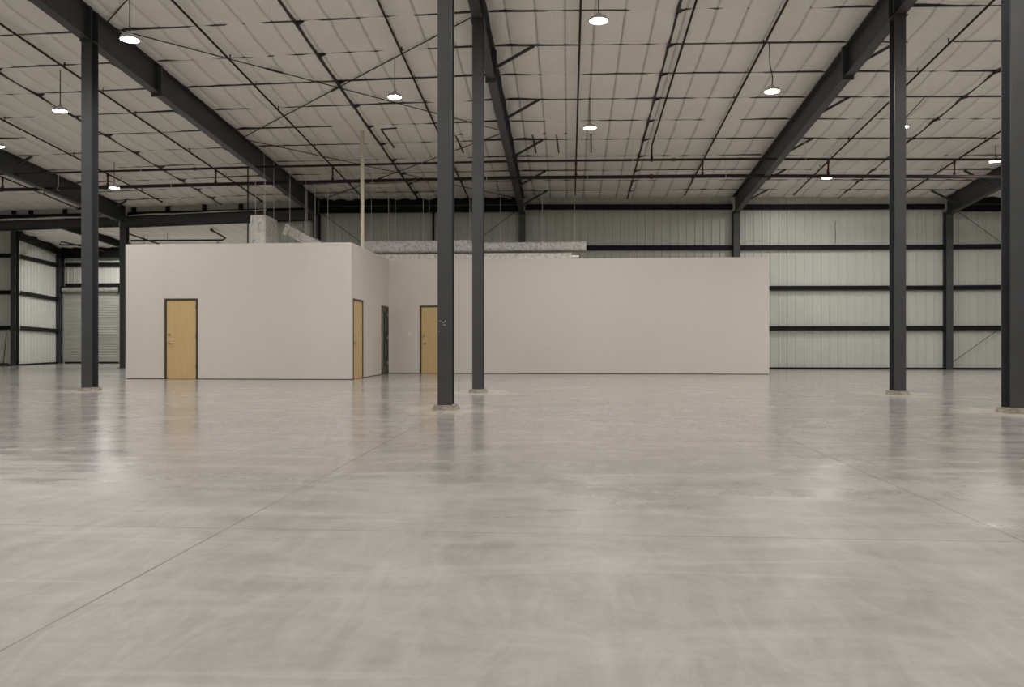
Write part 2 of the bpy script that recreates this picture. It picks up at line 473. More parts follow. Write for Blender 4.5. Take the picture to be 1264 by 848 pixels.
# ------------------------------------------------------------------ columns
def column(x, y, z1, label, fw=.205, dep=.25):
    root = thing('steel_column', (x, y, 0), label, 'column', 'free standing steel columns')
    icolumn(MB(), x, y, .068, z1, fw, dep).build('shaft', M['steel'], root)
    MB().bbox(x-.15, x+.15, y-.165, y+.165, .05, .068, .004).build('base_plate', M['pad'], root)
    p = MB(); n = 28; vs = []
    for zz, kk in ((0, 1.04), (.035, 1.0), (.05, .95)):
        for j in range(n):
            a = 2*PI*j/n; ca, sa = math.cos(a), math.sin(a)
            r = .172/max(abs(ca), abs(sa)) ; r = min(r, .232)*(1 + .05*noise.noise(Vector((ca*3+x, sa*3+y, zz*9))))*kk
            vs.append((x+ca*r, y+sa*r, zz))
    fs = [(i*n+j, i*n+(j+1)%n, (i+1)*n+(j+1)%n, (i+1)*n+j) for i in range(2) for j in range(n)] + [tuple(range(2*n, 3*n))]
    p.add(vs, fs); p.build('grout_pad', M['pad'], root)
    MB().box(x-.13, x+.13, y-.16, y+.16, z1, z1+.018).build('cap_plate', M['steel'], root)
    return root
lab = ['charcoal steel column standing between the roll-up shutter and the lone tan door',
       'charcoal steel column standing before the blank office wall, just behind the scuffed column',
       'charcoal steel column standing between the blank office wall end and the braced ribbed bay',
       'charcoal steel column with pale scuffs, hiding half of a tan office door',
       'charcoal steel column in front of the cross-braced ribbed wall bay']
for i, (x, y) in enumerate(COLUMNS):
    r = column(x, y, R(x, y)-DEP-.022, lab[i])
    if i == 3:
        for dx, z, w, h in ((-.06, 1.27, .03, .008), (-.02, 1.25, .028, .01), (.01, 1.27, .012, .022), (.0, 1.215, .03, .009), (-.075, 1.13, .01, .014), (-.025, 1.21, .012, .006)):
            MB().bbox(x+dx-w/2, x+dx+w/2, y-.1265, y-.1245, z-h/2, z+h/2, .0006).build('paint_scuff', M['scuff'], r)
        

# columns in the rear wall line
def wall_column(x, y, z1, label, fw=.235, dep=.28, z0=0.02):
    root = thing('wall_column', (x, y, 0), label, 'column', 'steel columns along the walls')
    icolumn(MB(), x, y, z0, z1, fw, dep).build('shaft', M['steel'], root)
    MB().box(x-fw/2-.05, x+fw/2+.05, y-dep/2-.05, y+dep/2+.05, 0, z0).build('base_plate', M['steel'], root)
WC = [(-17.33, 'dark wall column seen edge on beside the short end of the office front'),
      (-9.66, 'dark wall column rising behind the silver upright duct'),
      (-1.745, 'dark wall column rising above the long silver ducts'),
      (6.19, 'dark wall column rising above the blank office wall near its free end'),
      (13.76, 'dark wall column standing on the floor between plain and braced ribbed bays')]
for x, l in WC: wall_column(x, 29.86, R(x, 29.9)-.55, l)
wall_column(-23.47, 32.1, 5.75, 'dark corner column where the lean-to side wall turns back', .22, .22)
wall_column(-24.25, 36.28, 5.5, 'dark column in the far corner beside the roll-up shutter', .26, .26)

# ------------------------------------------------------------------ girts and eave members
CP = [(-.075, -.075), (.075, -.075), (.075, .075), (.063, .075), (.063, -.063), (-.063, -.063), (-.063, .04), (-.075, .04)]
def girt(a, b, label, h=.165, name='wall_girt', dep=.13):
    a, b = Vector(a), Vector(b)
    d = (b-a).normalized(); nrm = Vector((-d.y, d.x, 0))*-1        # into the room
    m = MB(); vs = []
    prof = [(0, -h/2), (dep, -h/2), (dep, h/2), (dep-.012, h/2), (dep-.012, -h/2+.012), (0, -h/2+.012)]
    for p in (a, b):
        for o_, z in prof: q = p + nrm*o_; vs.append((q.x, q.y, q.z+z))
    n = len(prof)
    fs = [(j, (j+1)%n, n+(j+1)%n, n+j) for j in range(n)] + [tuple(range(n))[::-1], tuple(range(n, 2*n))]
    m.add(vs, fs); o = m.build(name, M['girt'])
    return tag(o, label, 'girt', 'horizontal wall girts')
YW = REAR-.04
def zfr(x, zs): return lerp(x, [-9.66, -1.74, 6.2, 13.76, 21.6, 29], zs)
G1 = [1.56, 1.53, 1.51, 1.51, 1.53, 1.53]; G2 = [3.04, 3.04, 3.0, 2.98, 3.02, 3.02]; G3 = [4.58, 4.57, 4.505, 4.47, 4.48, 4.42]; GT = [6.10, 6.105, 6.01, 5.93, 5.86, 5.8]
bay = [(-9.54, -1.87, 'behind the long silver ducts'), (-1.62, 6.07, 'above the blank office wall'), (6.31, 13.64, 'in the plain ribbed bay past the office'), (13.88, 21.5, 'in the cross-braced ribbed bay')]
for k, (a, b, w) in enumerate(bay):
    def g(zs, nm): girt((a, YW, zfr(a, zs)), (b, YW, zfr(b, zs)), 'dark girt %s, %s' % (w, nm))
    if k >= 1: g(G3, 'one row below the top')
    if k >= 2: g(G2, 'second row above the floor'); g(G1, 'lowest row above the floor')
    if k in (1, 2): girt((a, YW, zfr(a, GT)), (b, YW, zfr(b, GT)), 'deep dark top girt under the ceiling edge %s' % w, .185, dep=.16)
# deep portal beams in the two braced bays
for a, b, w in ((-9.54, -1.87, 'behind the long silver ducts'), (13.88, 21.5, 'in the cross-braced ribbed bay')):
    root = thing('portal_beam', (a, 29.8, R(a, 29.8)-.3), 'deep dark portal beam across the top of the rear wall %s' % w, 'beam', 'portal beams')
    za, zb = R(a, 29.9)-.03, R(b, 29.9)-.03
    dp = .50
    MB().bar((a, 29.80, za-.01), (b, 29.80, zb-.01), .22, .02).build('top_flange', M['girt'], root)
    MB().bar((a, 29.80, za-dp), (b, 29.80, zb-dp), .22, .02).build('bottom_flange', M['girt'], root)
    MB().bar((a, 29.84, za-dp/2), (b, 29.84, zb-dp/2), .012, dp).build('web', M['girt'], root)
    MB().bar((a, 29.76, za-dp*.52), (b, 29.76, zb-dp*.52), .05, .03).build('tie_angle', M['steel'], root)
# eave girt and opening beam towards the lean-to
girt((WEST, YW, 5.93), (-17.47, YW, 5.98), 'dark eave girt under the short siding strip by the corner', .17, dep=.16)
girt((-17.2, YW, 6.0), (-9.8, YW, 6.10), 'dark eave girt under the short siding strip above the office front', .17, dep=.16)
for a, b, za, zb, l in ((WEST+.02, -17.47, 5.67, 5.87, 'dark beam bridging the lean-to opening above the shutter'), (-17.2, -9.8, 5.89, 6.10, 'dark beam bridging the lean-to opening above the office front')):
    root = thing('opening_beam', (a, 29.75, za), l, 'beam', 'beams over the lean-to opening')
    dp = .36 if a < -20 else .42
    zz = [(a, za), (b, zb)]
    MB().bar((a, 29.75, za-.01), (b, 29.75, zb-.01), .2, .02).build('top_flange', M['girt'], root)
    MB().bar((a, 29.75, za-dp), (b, 29.75, zb-dp), .2, .02).build('bottom_flange', M['girt'], root)
    MB().bar((a, 29.72, za-dp/2), (b, 29.72, zb-dp/2), .014, dp).build('web', M['steel'], root)
# crumpled white insulation edge lying on the opening beam
def lumpy(x0, x1, za, zb, label):
    n = 90; pts = []; rr = []
    for i in range(n+1):
        x = x0+(x1-x0)*i/n; pts.append((x, 29.79+.02*n1(x, 2, 1.3), za+(zb-za)*i/n + .05 + .03*n1(x, 5, .9))); rr.append(.045+.045*max(0, n1(x, 9, .55)+.25))
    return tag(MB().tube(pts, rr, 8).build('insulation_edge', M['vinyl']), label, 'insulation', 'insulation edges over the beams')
lumpy(-23.4, -17.5, 5.72, 5.86, 'crumpled white insulation edge lying on the beam above the shutter')
lumpy(-17.1, -11.6, 5.86, 6.02, 'thin white insulation edge lying on the beam above the office front')
# short stub posts in front of the siding strip
for x, l in ((-21.94, 'dark stub post, first of three close to the corner'), (-21.23, 'dark stub post, second of three close to the corner'), (-19.82, 'dark stub post, third from the corner'), (-17.0, 'dark stub post beside the rafter end'),
             (-15.62, 'dark stub post, first past the rafter end over the office front'), (-14.15, 'dark stub post, second past the rafter end over the office front'), (-12.69, 'dark stub post above the silver upright duct')):
    tag(MB().box(x-.07, x+.07, 29.90, 29.99, 6.07, R(x, 29.95)-.02).build('stub_post', M['girt']), l + ' in the siding strip', 'post', 'stub posts in the siding strip')
# left end girts
for z, n in ((1.62, 'lowest row'), (3.13, 'middle row'), (4.69, 'top row')):
    girt((WEST+.05, 32.2, z), (-23.6, 32.2, z), 'dark girt behind the broom corner, %s' % n)
for za, zb, n in ((1.62, 1.55, 'lowest row'), (3.13, 3.06, 'middle row'), (4.69, 4.68, 'top row')):
    girt((-23.58, 32.4, za), (-24.40, 36.3, zb), 'dark girt along the receding lean-to side wall, %s' % n)
girt((-24.0, 36.4, 4.72), (-17.5, 36.4, 4.72), 'dark girt on the far wall above the shutter, upper row')
girt((-24.0, 36.4, 3.74), (-17.5, 36.4, 3.74), 'dark header girt on the far wall just above the shutter hood')
girt((-24.4, 36.4, 3.06), (-24.08, 36.4, 3.06), 'short dark girt stub between far corner column and shutter, upper')
girt((-24.4, 36.4, 1.55), (-24.08, 36.4, 1.55), 'short dark girt stub between far corner column and shutter, lower')
# lean-to beams
root = thing('eave_beam', (-20, 36.2, 5.3), 'deep dark beam along the top of the far wall over the shutter', 'beam')
MB().box(-24.3, -12.0, 36.16, 36.18, 5.04, 5.50).build('web', M['girt'], root)
MB().box(-24.3, -12.0, 36.07, 36.27, 5.02, 5.04).build('bottom_flange', M['girt'], root)
MB().box(-24.3, -12.0, 36.07, 36.27, 5.50, 5.52).build('top_flange', M['girt'], root)
def lean_rafter(xa, xb, ya, yb, label, dp=.36):
    root = thing('lean_to_rafter', (xa, ya, lt(ya)), label, 'rafter', 'lean-to rafters')
    m = MB(); ibeam_y(m, [xa, xb], [(ya, lt(ya)-.03), (yb, lt(yb)-.03)], dp, .18); m.build('beam', M['girt'], root)
lean_rafter(-23.38, -24.14, 32.3, 36.05, 'dark sloping beam along the top of the lean-to side wall')
lean_rafter(-20.3, -20.3, 29.98, 36.05, 'dark sloping beam under the lean-to ceiling, half hidden by the pillar', .30)
# base angles
struct(MB().box(6.3, EAST-.1, REAR-.10, REAR-.035, 0, .07).build('trim_1', M['girt']))
struct(MB().box(-24.3, -24.08, 36.33, 36.41, 0, .07).build('trim_2', M['girt']))
m = MB(); m.bar((-23.52, 32.35, .035), (-24.30, 36.2, .035), .07, .07); struct(m.build('trim_3', M['girt']))
struct(MB().box(WEST+.1, -23.6, 32.15, 32.21, 0, .07).build('trim_4', M['girt']))

# ------------------------------------------------------------------ brace rods
def rod(a, b, label, turn=.5, r=.013):
    a, b = Vector(a), Vector(b)
    root = thing('brace_rod', a, label, 'brace rod', 'thin crossing brace rods')
    MB().tube([a, b], r, 8).build('rod', M['rod'], root)
    c = a + (b-a)*turn; d = (b-a).normalized()
    MB().tube([c-d*.22, c-d*.16, c+d*.16, c+d*.22], [r, r*2.1, r*2.1, r], 8).build('turnbuckle', M['rod'], root)
def P(x, y, dz=-.10): return (x, y, R(x, y)+dz)
rod(P(-9.5, 15.9), P(-1.85, 22.7), 'thin roof brace rod falling past the lamp towards the middle rafter', .34)
rod(P(-1.85, 16.1), P(-9.5, 22.6), 'thin roof brace rod rising from the duct side rafter behind the scuffed column', .52)
rod(P(-9.5, 22.8), P(-1.85, 29.7), 'thin roof brace rod falling towards the middle rafter near the rear wall', .7)
rod(P(-1.85, 22.8), P(-9.5, 29.7), 'thin roof brace rod falling behind the sprinkler mains towards the portal beam', .6)
rod(P(-9.5, 15.7), P(-5.5, 12.1), 'thin roof brace rod rising out of view beside the hanging lamp', .9)
def wrod(xa, za, xb, zb, label):
    yy = 29.80 if za > zb else 29.84
    rod((xa, yy, za), (xb, yy, zb), label, .3, .011)
wrod(-9.5, 6.0, -1.9, .3, 'thin wall brace rod descending behind the cream vent pipe')
wrod(-1.9, 6.0, -9.5, .3, 'thin wall brace rod descending behind the paired columns')
wrod(13.92, 5.85, 21.4, .25, 'thin wall brace rod descending from the top of the braced ribbed bay')
wrod(13.92, .28, 21.4, 5.8, 'thin wall brace rod rising from the floor of the braced ribbed bay')

# ------------------------------------------------------------------ sprinkler pipes
def main_pipe(pts, r, label, hx, couplers):
    root = thing('sprinkler_main', pts[0], label, 'pipe', 'sprinkler mains crossing the hall')
    MB().tube(pts, r, 12).build('pipe', M['pipe'], root)
    def at(x): return Vector((x, pts[0][1], lerp(x, [p[0] for p in pts], [p[2] for p in pts])))
    for x in hx:
        p = at(x); q = r+.012
        m = MB().tube([(x, p.y, p.z+q), (x, p.y, R(x, p.y)-.01)], .008, 6)
        m.tube([(x, p.y+q*math.cos(a), p.z+q*math.sin(a)) for a in [PI/2+2*PI*i/14 for i in range(15)]], .008, 6)
        m.build('hanger', M['wire'], root)
    for x in couplers:
        p = at(x); MB().tube([p-Vector((.05, 0, 0)), p+Vector((.05, 0, 0))], r*1.35, 12).build('coupling', M['red'], root)
def crown(y, dz): return [(x, y, dz + lerp(x, [-18, -9.7, -1.9, 5, 12.6, 22], [-.005, .09, .14, .10, -.04, -.3])) for x in (-23.3, -17.3, -9.7, -1.9, 5.0, 12.6, 21)]
main_pipe(crown(25.2, 6.09), .055, 'thicker dark sprinkler main crossing the hall, lower of the two', [-19.6, -16.9, -13.0, -6.3, -2.6, .6, 4.9, 10.2, 14.5], [-15.3, -4.9, 2.6, -18.9])
main_pipe(crown(23.7, 6.27), .034, 'thinner dark sprinkler main crossing the hall, upper of the two', [-17.6, -13.2, -4.4, 1.9, 6.9, 12.6], [-11.5, 3.1])
BP = [(-11.52, 29.1, 'before the duct side rafter, reaching the lean-to side'), (-15.2, 28.7, 'with a capped end over the office front'), (-18.85, 29.3, 'ending in a red elbow above the shutter'),
      (-7.62, 28.9, 'passing under the first crossing brace rod'), (-3.70, 29.0, 'disappearing behind the scuffed column'), (.24, 28.8, 'running nearly straight down beside the round lamp above the office'),
      (4.19, 28.9, 'crossing the ceiling above the blank office wall'), (8.03, 28.9, 'passing the lamp over the plain ribbed bay'), (11.8, 28.9, 'above the braced bay edge, ending short of the wall')]
def head(root, x, y, z):
    MB().tube([(x, y, z), (x, y, z+.05), (x, y, z+.10)], [.016, .012, .020], 8).build('sprinkler_head', M['pipe'], root)
for x, ye, l in BP:
    ya = 8.0
    root = thing('sprinkler_branch', (x, ye, R(x, ye)-.2), 'thin dark sprinkler branch pipe ' + l, 'pipe', 'sprinkler branch pipes')
    ys = [ya, 12, 16, 19, 22, 25, ye]
    MB().tube([(x, q, R(x, q)-.2) for q in ys], .024, 10).build('pipe', M['pipe'], root)
    zm = crown(25.2, 6.09); z0 = lerp(x, [p[0] for p in zm], [p[2] for p in zm])
    zt = R(x, 25.2)-.2
    MB().tube([(x, 25.2, z0), (x, 25.2, zt)], .026, 8).tube([(x, 25.2, z0+.03), (x, 25.2, z0+.12)], .042, 8).tube([(x, 25.2, zt-.09), (x, 25.2, zt+.03)], .038, 8).build('riser_nipple', M['red'], root)
    for q in (17.4, 20.4, 23.4, 27.3): head(root, x, q, R(x, q)-.18)
    MB().tube([(x, ye-.05, R(x, ye)-.2), (x, ye+.02, R(x, ye)-.2)], .036, 10).build('end_cap', M['pipe'], root)
    for q in (18.9, 26.0):
        MB().tube([(x, q, R(x, q)-.17), (x, q, R(x, q)-.01)], .007, 6).build('hanger', M['pipe'], root)
    if abs(x+18.85) < .1:
        z = R(x, ye)-.2
        MB().tube([(x, ye, z), (x+.12, ye+.1, z+.03), (x+.34, ye+.1, z+.03)], .05, 10).build('elbow', M['red'], root)
        MB().tube([(x+.34, ye+.1, z+.05), (x+.36, ye+.1, z-.1), (x+.36, ye+.1, z-1.2)], .04, 10).build('drop_pipe', M['pipe'], root)
# short branch that drops to the thin main
root = thing('sprinkler_branch', (2.5, 21, 6), 'thin dark sprinkler branch pipe dropping at its end onto the thinner main', 'pipe', 'sprinkler branch pipes')
MB().tube([(2.46, 8, R(2.46, 8)-.2), (2.46, 14, R(2.46, 14)-.2), (2.46, 23.6, R(2.46, 23.6)-.2), (2.46, 23.7, R(2.46, 23.7)-.24), (2.46, 23.7, 6.44)], .024, 10).build('pipe', M['pipe'], root)
MB().tube([(2.46, 23.7, 6.34), (2.46, 23.7, 6.48)], .04, 10).build('tee', M['pipe'], root)
# short upstands by the middle rafter (open pipe brackets)
for x, y, l in ((-5.35, 23.6, 'first dark bracket arm hanging behind the cream vent pipe'), (-3.3, 24.2, 'dark bracket arm hanging just before the scuffed column'), (-1.05, 24.3, 'dark bracket arm beside the middle rafter'), (-.35, 24.3, 'dark bracket arm past the middle rafter'), (1.6-.95, 24.3, 'dark bracket arm near the straight branch pipe')):
    z = R(x, y)
    tag(MB().bar((x, y-1.2, R(x, y-1.2)-.06), (x+.05, y+.25, R(x, y+.25)-.10), .035, .035).bar((x-.02, y-1.2, R(x, y-1.2)-.05), (x+.45, y-1.2, R(x, y-1.2)-.03), .03, .03).build('pipe_bracket', M['purlin']), l + ' under the ceiling', 'bracket', 'pipe brackets')
# lean-to sprinkler pieces
def sp(pts, r, label):
    root = thing('lean_to_pipe', pts[0], label, 'pipe', 'sprinkler pipes in the lean-to')
    MB().tube(pts, r, 8).build('pipe', M['pipe'], root)
    p = Vector(pts[-1]); q = Vector(pts[-2]); d = (p-q).normalized()
    MB().tube([p-d*.08, p+d*.04], r*1.5, 8).build('end_cap', M['red'], root)
    h = Vector(pts[0])*.6 + Vector(pts[1])*.4
    MB().tube([h, (h.x, h.y, lt(h.y)-.02)], .008, 6).build('hanger', M['pipe'], root)
sp([(-18.75, 32.8, 5.37), (-14.75, 32.9, 5.37), (-14.6, 32.9, 5.45), (-14.9, 32.2, 5.70)], .035, 'dark pipe run with upturned end under the lean-to ceiling over the office')
sp([(-18.0, 33.8, 5.33), (-18.65, 32.4, 5.62)], .032, 'short sloping dark pipe under the lean-to ceiling beside the wall column')
sp([(-21.7, 35.6, 5.28), (-22.6, 33.9, 5.50), (-22.7, 33.9, 5.36), (-21.3, 33.95, 5.34)], .032, 'looped dark pipe under the lean-to ceiling above the shutter')

# ------------------------------------------------------------------ high bay lamps
def lamp(x, y, z, label, cord=None, R_=.165, wav=0):
    root = thing('high_bay_lamp', (x, y, z), label, 'lamp', 'round hanging high bay lamps')
    MB().lathe([(.0, .085), (.06, .085), (.065, .075), (.125, .062), (.152, .045), (R_, .022), (R_, -.002), (R_-.010, -.006), (R_-.012, .004)], (x, y, z), 36).build('housing', M['housing'], root)
    m = MB()
    for i in range(16):
        a = 2*PI*i/16; c, s = math.cos(a), math.sin(a)
        m.bar((x+c*.06, y+s*.06, z+.070), (x+c*.145, y+s*.145, z+.046), .005, .03)
    m.build('cooling_fins', M['housing'], root)
    vs = []; n = 36
    MB().lathe([(R_-.012, .001), (.08, -.006), (.0001, -.009)], (x, y, z), n).build('lens', M['lens'], root)
    MB().lathe([(.0001, .13), (.045, .13), (.05, .12), (.05, .08)], (x, y, z), 20).build('driver', M['housing'], root)
    cx, cy = cord if cord else (x, y)
    zt = R(cx, cy)+.01 if y < 30 else lt(y)
    k = 12; pts = []
    for i in range(k+1):
        t = i/k; w = wav*math.sin(t*PI*2.5)*(1-t)
        pts.append((x+(cx-x)*t+w, y+(cy-y)*t, z+.13+(zt-z-.13)*t))
    MB().tube(pts, .011, 6).build('cord', M['cord'], root)
LA = [(-7.84, 13.68, 6.392, 'bright round lamp hanging beside the shutter side column top', None, 0),
      (-11.96, 17.9, 6.435, 'bright round lamp hanging on the shutter side of the pillar, over its branch pipe', None, 0),
      (-16.09, 21.31, 6.513, 'bright round lamp cut by the picture edge above the shutter side', None, 0),
      (-14.518, 24.43, 5.934, 'small bright lamp hanging low beside the pillar near the sprinkler mains', None, 0),
      (-20.77, 34.31, 5.511, 'tiny bright lamp under the lean-to ceiling', None, 0),
      (-3.98, 17.96, 6.604, 'bright round lamp hanging between the crossing brace rods', None, 0),
      (.54, 14.27, 6.726, 'largest looking bright lamp at the top, past the middle rafter', None, 0),
      (.55, 20.6, 6.523, 'bright round lamp hanging above the blank office wall, below the largest one', None, 0),
      (4.43, 17.66, 6.449, 'bright round lamp on a crooked cord above the blank office wall', (4.39, 17.75), .03),
      (8.51, 20.96, 6.489, 'small bright lamp on a slanting cord beside the ribbed bay column', (8.98, 20.6), 0),
      (8.46, 26.67, 6.38, 'small bright lamp hanging just before the ribbed rear wall', None, 0),
      (12.471, 24.147, 6.285, 'lamp half hidden by the column before the braced bay', None, 0)]
for x, y, z, l, c, w in LA:
    lamp(x, y, z, l, c, wav=w)
lamp(-15.6, 34.3, 5.33, 'added high bay fill lamp under the lean-to ceiling hidden by the office front')  # made-up lamp, placed out of sight to brighten the lean-to
lamp(-18.6, 33.6, 5.15, 'added high bay fill lamp under the lean-to ceiling hidden by the short end of the office front')  # second added lamp, unseen, lifts the light in the lean-to
# the same lamps go on over the camera and behind it
k = 0
for y, xs in ((13.7, (-16.0, 8.7, 17)), (10.2, (-12, -4, 4.4, 12.8)), (6.8, (-16, -7.8, .5, 8.6, 17)), (2.5, (-12, -4, 4.4, 12.8)), (-2, (-16, -7.8, .5, 8.6, 17)), (-7.5, (-12, -4, 4.4, 12.8)), (17.7, (-20, 13, 21)), (21, (17,))):
    for x in xs:
        lamp(x, y, R(x, y)-1.05, 'round high bay lamp over the front part of the hall, out of the picture'); k += 1

# ------------------------------------------------------------------ office block
OH = 3.60
OX0, OXC, OX1 = -11.825, -5.675, 6.14
OYL, OYR = 20.43, 24.81
TH = .16
def wall_run(name, a, b, y, holes, axis, out):
    """wall box with door holes; axis X: runs along X at Y=y, thickness towards +Y; axis Y: runs along Y at X=y, thickness towards -X"""
    z0 = .018
    cuts = [a] + [v for h in holes for v in h[:2]] + [b]
    m = MB()
    def bx(p, q, zl, zh):
        if axis == 'X': m.box(p, q, y, y+TH, zl, zh)
        else: m.box(y-TH, y, p, q, zl, zh)
    for i in range(0, len(cuts), 2): bx(cuts[i], cuts[i+1], z0, OH)
    for h in holes: bx(h[0], h[1], h[2], OH)
    return struct(m.build(name, M['drywall']))
D1 = (-10.742, -9.828, 2.15); D2 = (20.575, 21.60, 2.145); D3 = (23.75, 24.69, 2.11); D4 = (-4.69, -3.76, 2.15)
wall_run('wall_office_front', OX0, OXC, OYL, [D1], 'X', 0)
wall_run('wall_office_side', OYL+TH, OYR, OXC, [D2, D3], 'Y', 0)
wall_run('wall_office_long', OXC-TH, OX1, OYR, [D4], 'X', 0)
struct(MB().box(OX0, OX0+TH, OYL+TH, 29.5, 0, OH).build('wall_office_left', M['drywall']))
struct(MB().box(OX1-TH, OX1, OYR+TH, 29.5, 0, OH).build('wall_office_right', M['drywall']))
struct(MB().box(OX0+TH, OXC-TH, OYL+TH, 29.5, OH-.3, OH-.12).box(OXC-TH, OX1-TH, OYR+TH, 29.5, OH-.3, OH-.12).build('ceiling_office', M['drywall']))
struct(MB().box(OX0+.02, D1[0], OYL+.02, OYL+.1, 0, .018).box(D1[1], OXC-.02, OYL+.02, OYL+.1, 0, .018).build('base_gap_shade_front', M['base']))  # dark strips stand in for the shade in the gap under the walls
struct(MB().box(OXC-.1, OXC-.02, OYL+.1, D2[0], 0, .018).box(OXC-.1, OXC-.02, D2[1], D3[0], 0, .018).box(OXC-.1, OXC-.02, D3[1], OYR, 0, .018).build('base_gap_shade_side', M['base']))
struct(MB().box(OXC-.02, D4[0], OYR+.02, OYR+.1, 0, .018).box(D4[1], OX1-.02, OYR+.02, OYR+.1, 0, .018).build('base_gap_shade_long', M['base']))

def door(name, hole, pos, axis, label, hinge_high, leaf='oak'):
    """frame, veneer leaf, hinges, lever and deadbolt; local s runs along the wall, o runs out of it"""
    s0, s1, h = hole
    root = bpy.data.objects.new(name, None); COL.objects.link(root)
    root.location = ((s0+s1)/2, pos, 0) if axis == 'X' else (pos, (s0+s1)/2, 0)
    struct(root, label)
    def bx(m, a, b, o0, o1, z0, z1, bev=0):
        if axis == 'X': q = (a, b, pos-o1, pos-o0, z0, z1)
        else: q = (pos+o0, pos+o1, a, b, z0, z1)
        return m.bbox(*q, bev) if bev else m.box(*q)
    fw = .05
    m = MB(); bx(m, s0, s0+fw, -TH, .012, 0, h); bx(m, s1-fw, s1, -TH, .012, 0, h); bx(m, s0+fw, s1-fw, -TH, .012, h-fw, h)
    m.build('door_frame', M['frame'], root)
    a, b = s0+fw+.003, s1-fw-.003
    if leaf == 'oak':
        m = MB(); bx(m, a, b, -.05, -.006, .008, h-fw-.003, .002); m.build('leaf', M['oak'], root)
        hs = b if hinge_high else a
        for z in (.28, 1.08, 1.86):
            m = MB(); p = (hs, pos-.004, z) if axis == 'X' else (pos+.004, hs, z)
            m.tube([p, (p[0], p[1], z+.11)], .011, 8); m.build('hinge', M['hinge'], root)
        ls = a+.07 if hinge_high else b-.07; sg = 1 if hinge_high else -1
        def pt(s_, o_, z): return (s_, pos-o_, z) if axis == 'X' else (pos+o_, s_, z)
        MB().tube([pt(ls, -.006, .98), pt(ls, .006, .98)], .033, 18).tube([pt(ls, .0, .98), pt(ls, .05, .98)], .012, 10).tube([pt(ls, .05, .98), pt(ls+sg*.05, .052, .978), pt(ls+sg*.12, .048, .965)], .011, 10).build('lever_handle', M['chrome'], root)
        MB().tube([pt(ls, -.006, 1.19), pt(ls, .012, 1.19), pt(ls, .018, 1.19)], [.03, .03, .024], 18).build('deadbolt', M['chrome'], root)
    else:
        w = (b-a)
        m = MB()
        for p, q in ((a, a+.10), (b-.12, b)): bx(m, p, q, -.06, -.012, .008, h-fw-.003)
        for z0, z1 in ((.008, .22), (h-fw-.13, h-fw-.003)): bx(m, a+.10, b-.12, -.06, -.012, z0, z1)
        bx(m, a+.48, a+.56, -.06, -.012, .22, h-fw-.13)
        m.build('leaf', M['frame'], root)
        m = MB(); bx(m, a+.10, a+.48, -.045, -.035, .22, h-fw-.13); m.build('glass_panel', M['glass'], root)
        m = MB(); bx(m, a+.56, b-.12, -.045, -.035, .22, h-fw-.13); m.build('glass_panel', M['glass'], root)
        for z in (.3, 1.08, 1.8):
            m = MB(); p = (pos+.0, b-.06, z); m.box(p[0]-.012, p[0]+.004, p[1]-.03, p[1]+.03, z, z+.1); m.build('hinge', M['chrome'], root)
    return root
door('door_1', D1, OYL, 'X', 'tan veneer door alone in the office front wall', True)
door('door_2', D2, OXC, 'Y', 'tan veneer door beside the office corner in the side wall', True)
door('door_3', D3, OXC, 'Y', 'narrow looking dark framed glass door in the inner corner', True, 'dark')
door('door_4', D4, OYR, 'X', 'tan veneer door half hidden by the scuffed column', True)
root = thing('light_switch', (-5.02, OYR, 1.2), 'small white switch plate on the office wall beside the half hidden door', 'switch')
MB().bbox(-5.06, -4.985, OYR-.008, OYR, 1.185, 1.305, .003).build('plate', M['white'], root)
MB().bbox(-5.034, -5.011, OYR-.014, OYR-.008, 1.225, 1.265, .002).build('rocker', M['white'], root)

# ------------------------------------------------------------------ ducts, vent
RF = OH-.12
def wires(root, pts):
    for x, y, z0 in pts: MB().tube([(x, y, z0), (x, y, R(x, y)-.01)], .007, 6).build('hanger_wire', M['wire'], root)
def duct_box(m, x0, x1, y0, y1, z0, z1, seams, axis):
    m.bbox(x0, x1, y0, y1, z0, z1, .025)
    for s in seams:
        if axis == 'X': m.bbox(s-.03, s+.03, y0-.012, y1+.012, z0-.012, z1+.012, .01)
        else: m.bbox(x0-.012, x1+.012, y0-.012, y1+.012, s-.03, s+.03, .01)
    return m
root = thing('foil_duct', (-9.58, 24.4, RF), 'silver foil wrapped upright duct standing on the office front block', 'duct', 'silver foil wrapped ducts')
duct_box(MB(), -9.83, -9.34, 23.9, 24.9, RF, 4.93, [4.4], 'Z').build('duct_body', M['foil'], root)
wires(root, [(-9.7, 24.0, 4.93), (-9.42, 24.0, 4.93), (-9.7, 24.8, 4.93), (-9.42, 24.8, 4.93)])
root = thing('foil_duct', (-8.6, 25, RF), 'silver foil duct sloping down behind the upright duct', 'duct', 'silver foil wrapped ducts')
m = MB(); m.bar((-9.22, 25.6, 4.70), (-7.75, 25.4, 3.95), .42, .30); m.build('duct_body', M['foil'], root)
MB().bar((-9.26, 25.6, 4.72), (-9.12, 25.58, 4.65), .46, .36).build('collar', M['foil'], root)
wires(root, [(-9.0, 25.1, 4.6), (-8.6, 25.6, 4.6), (-8.2, 25.2, 4.4), (-7.9, 25.6, 4.3), (-8.45, 25.0, 4.4)])
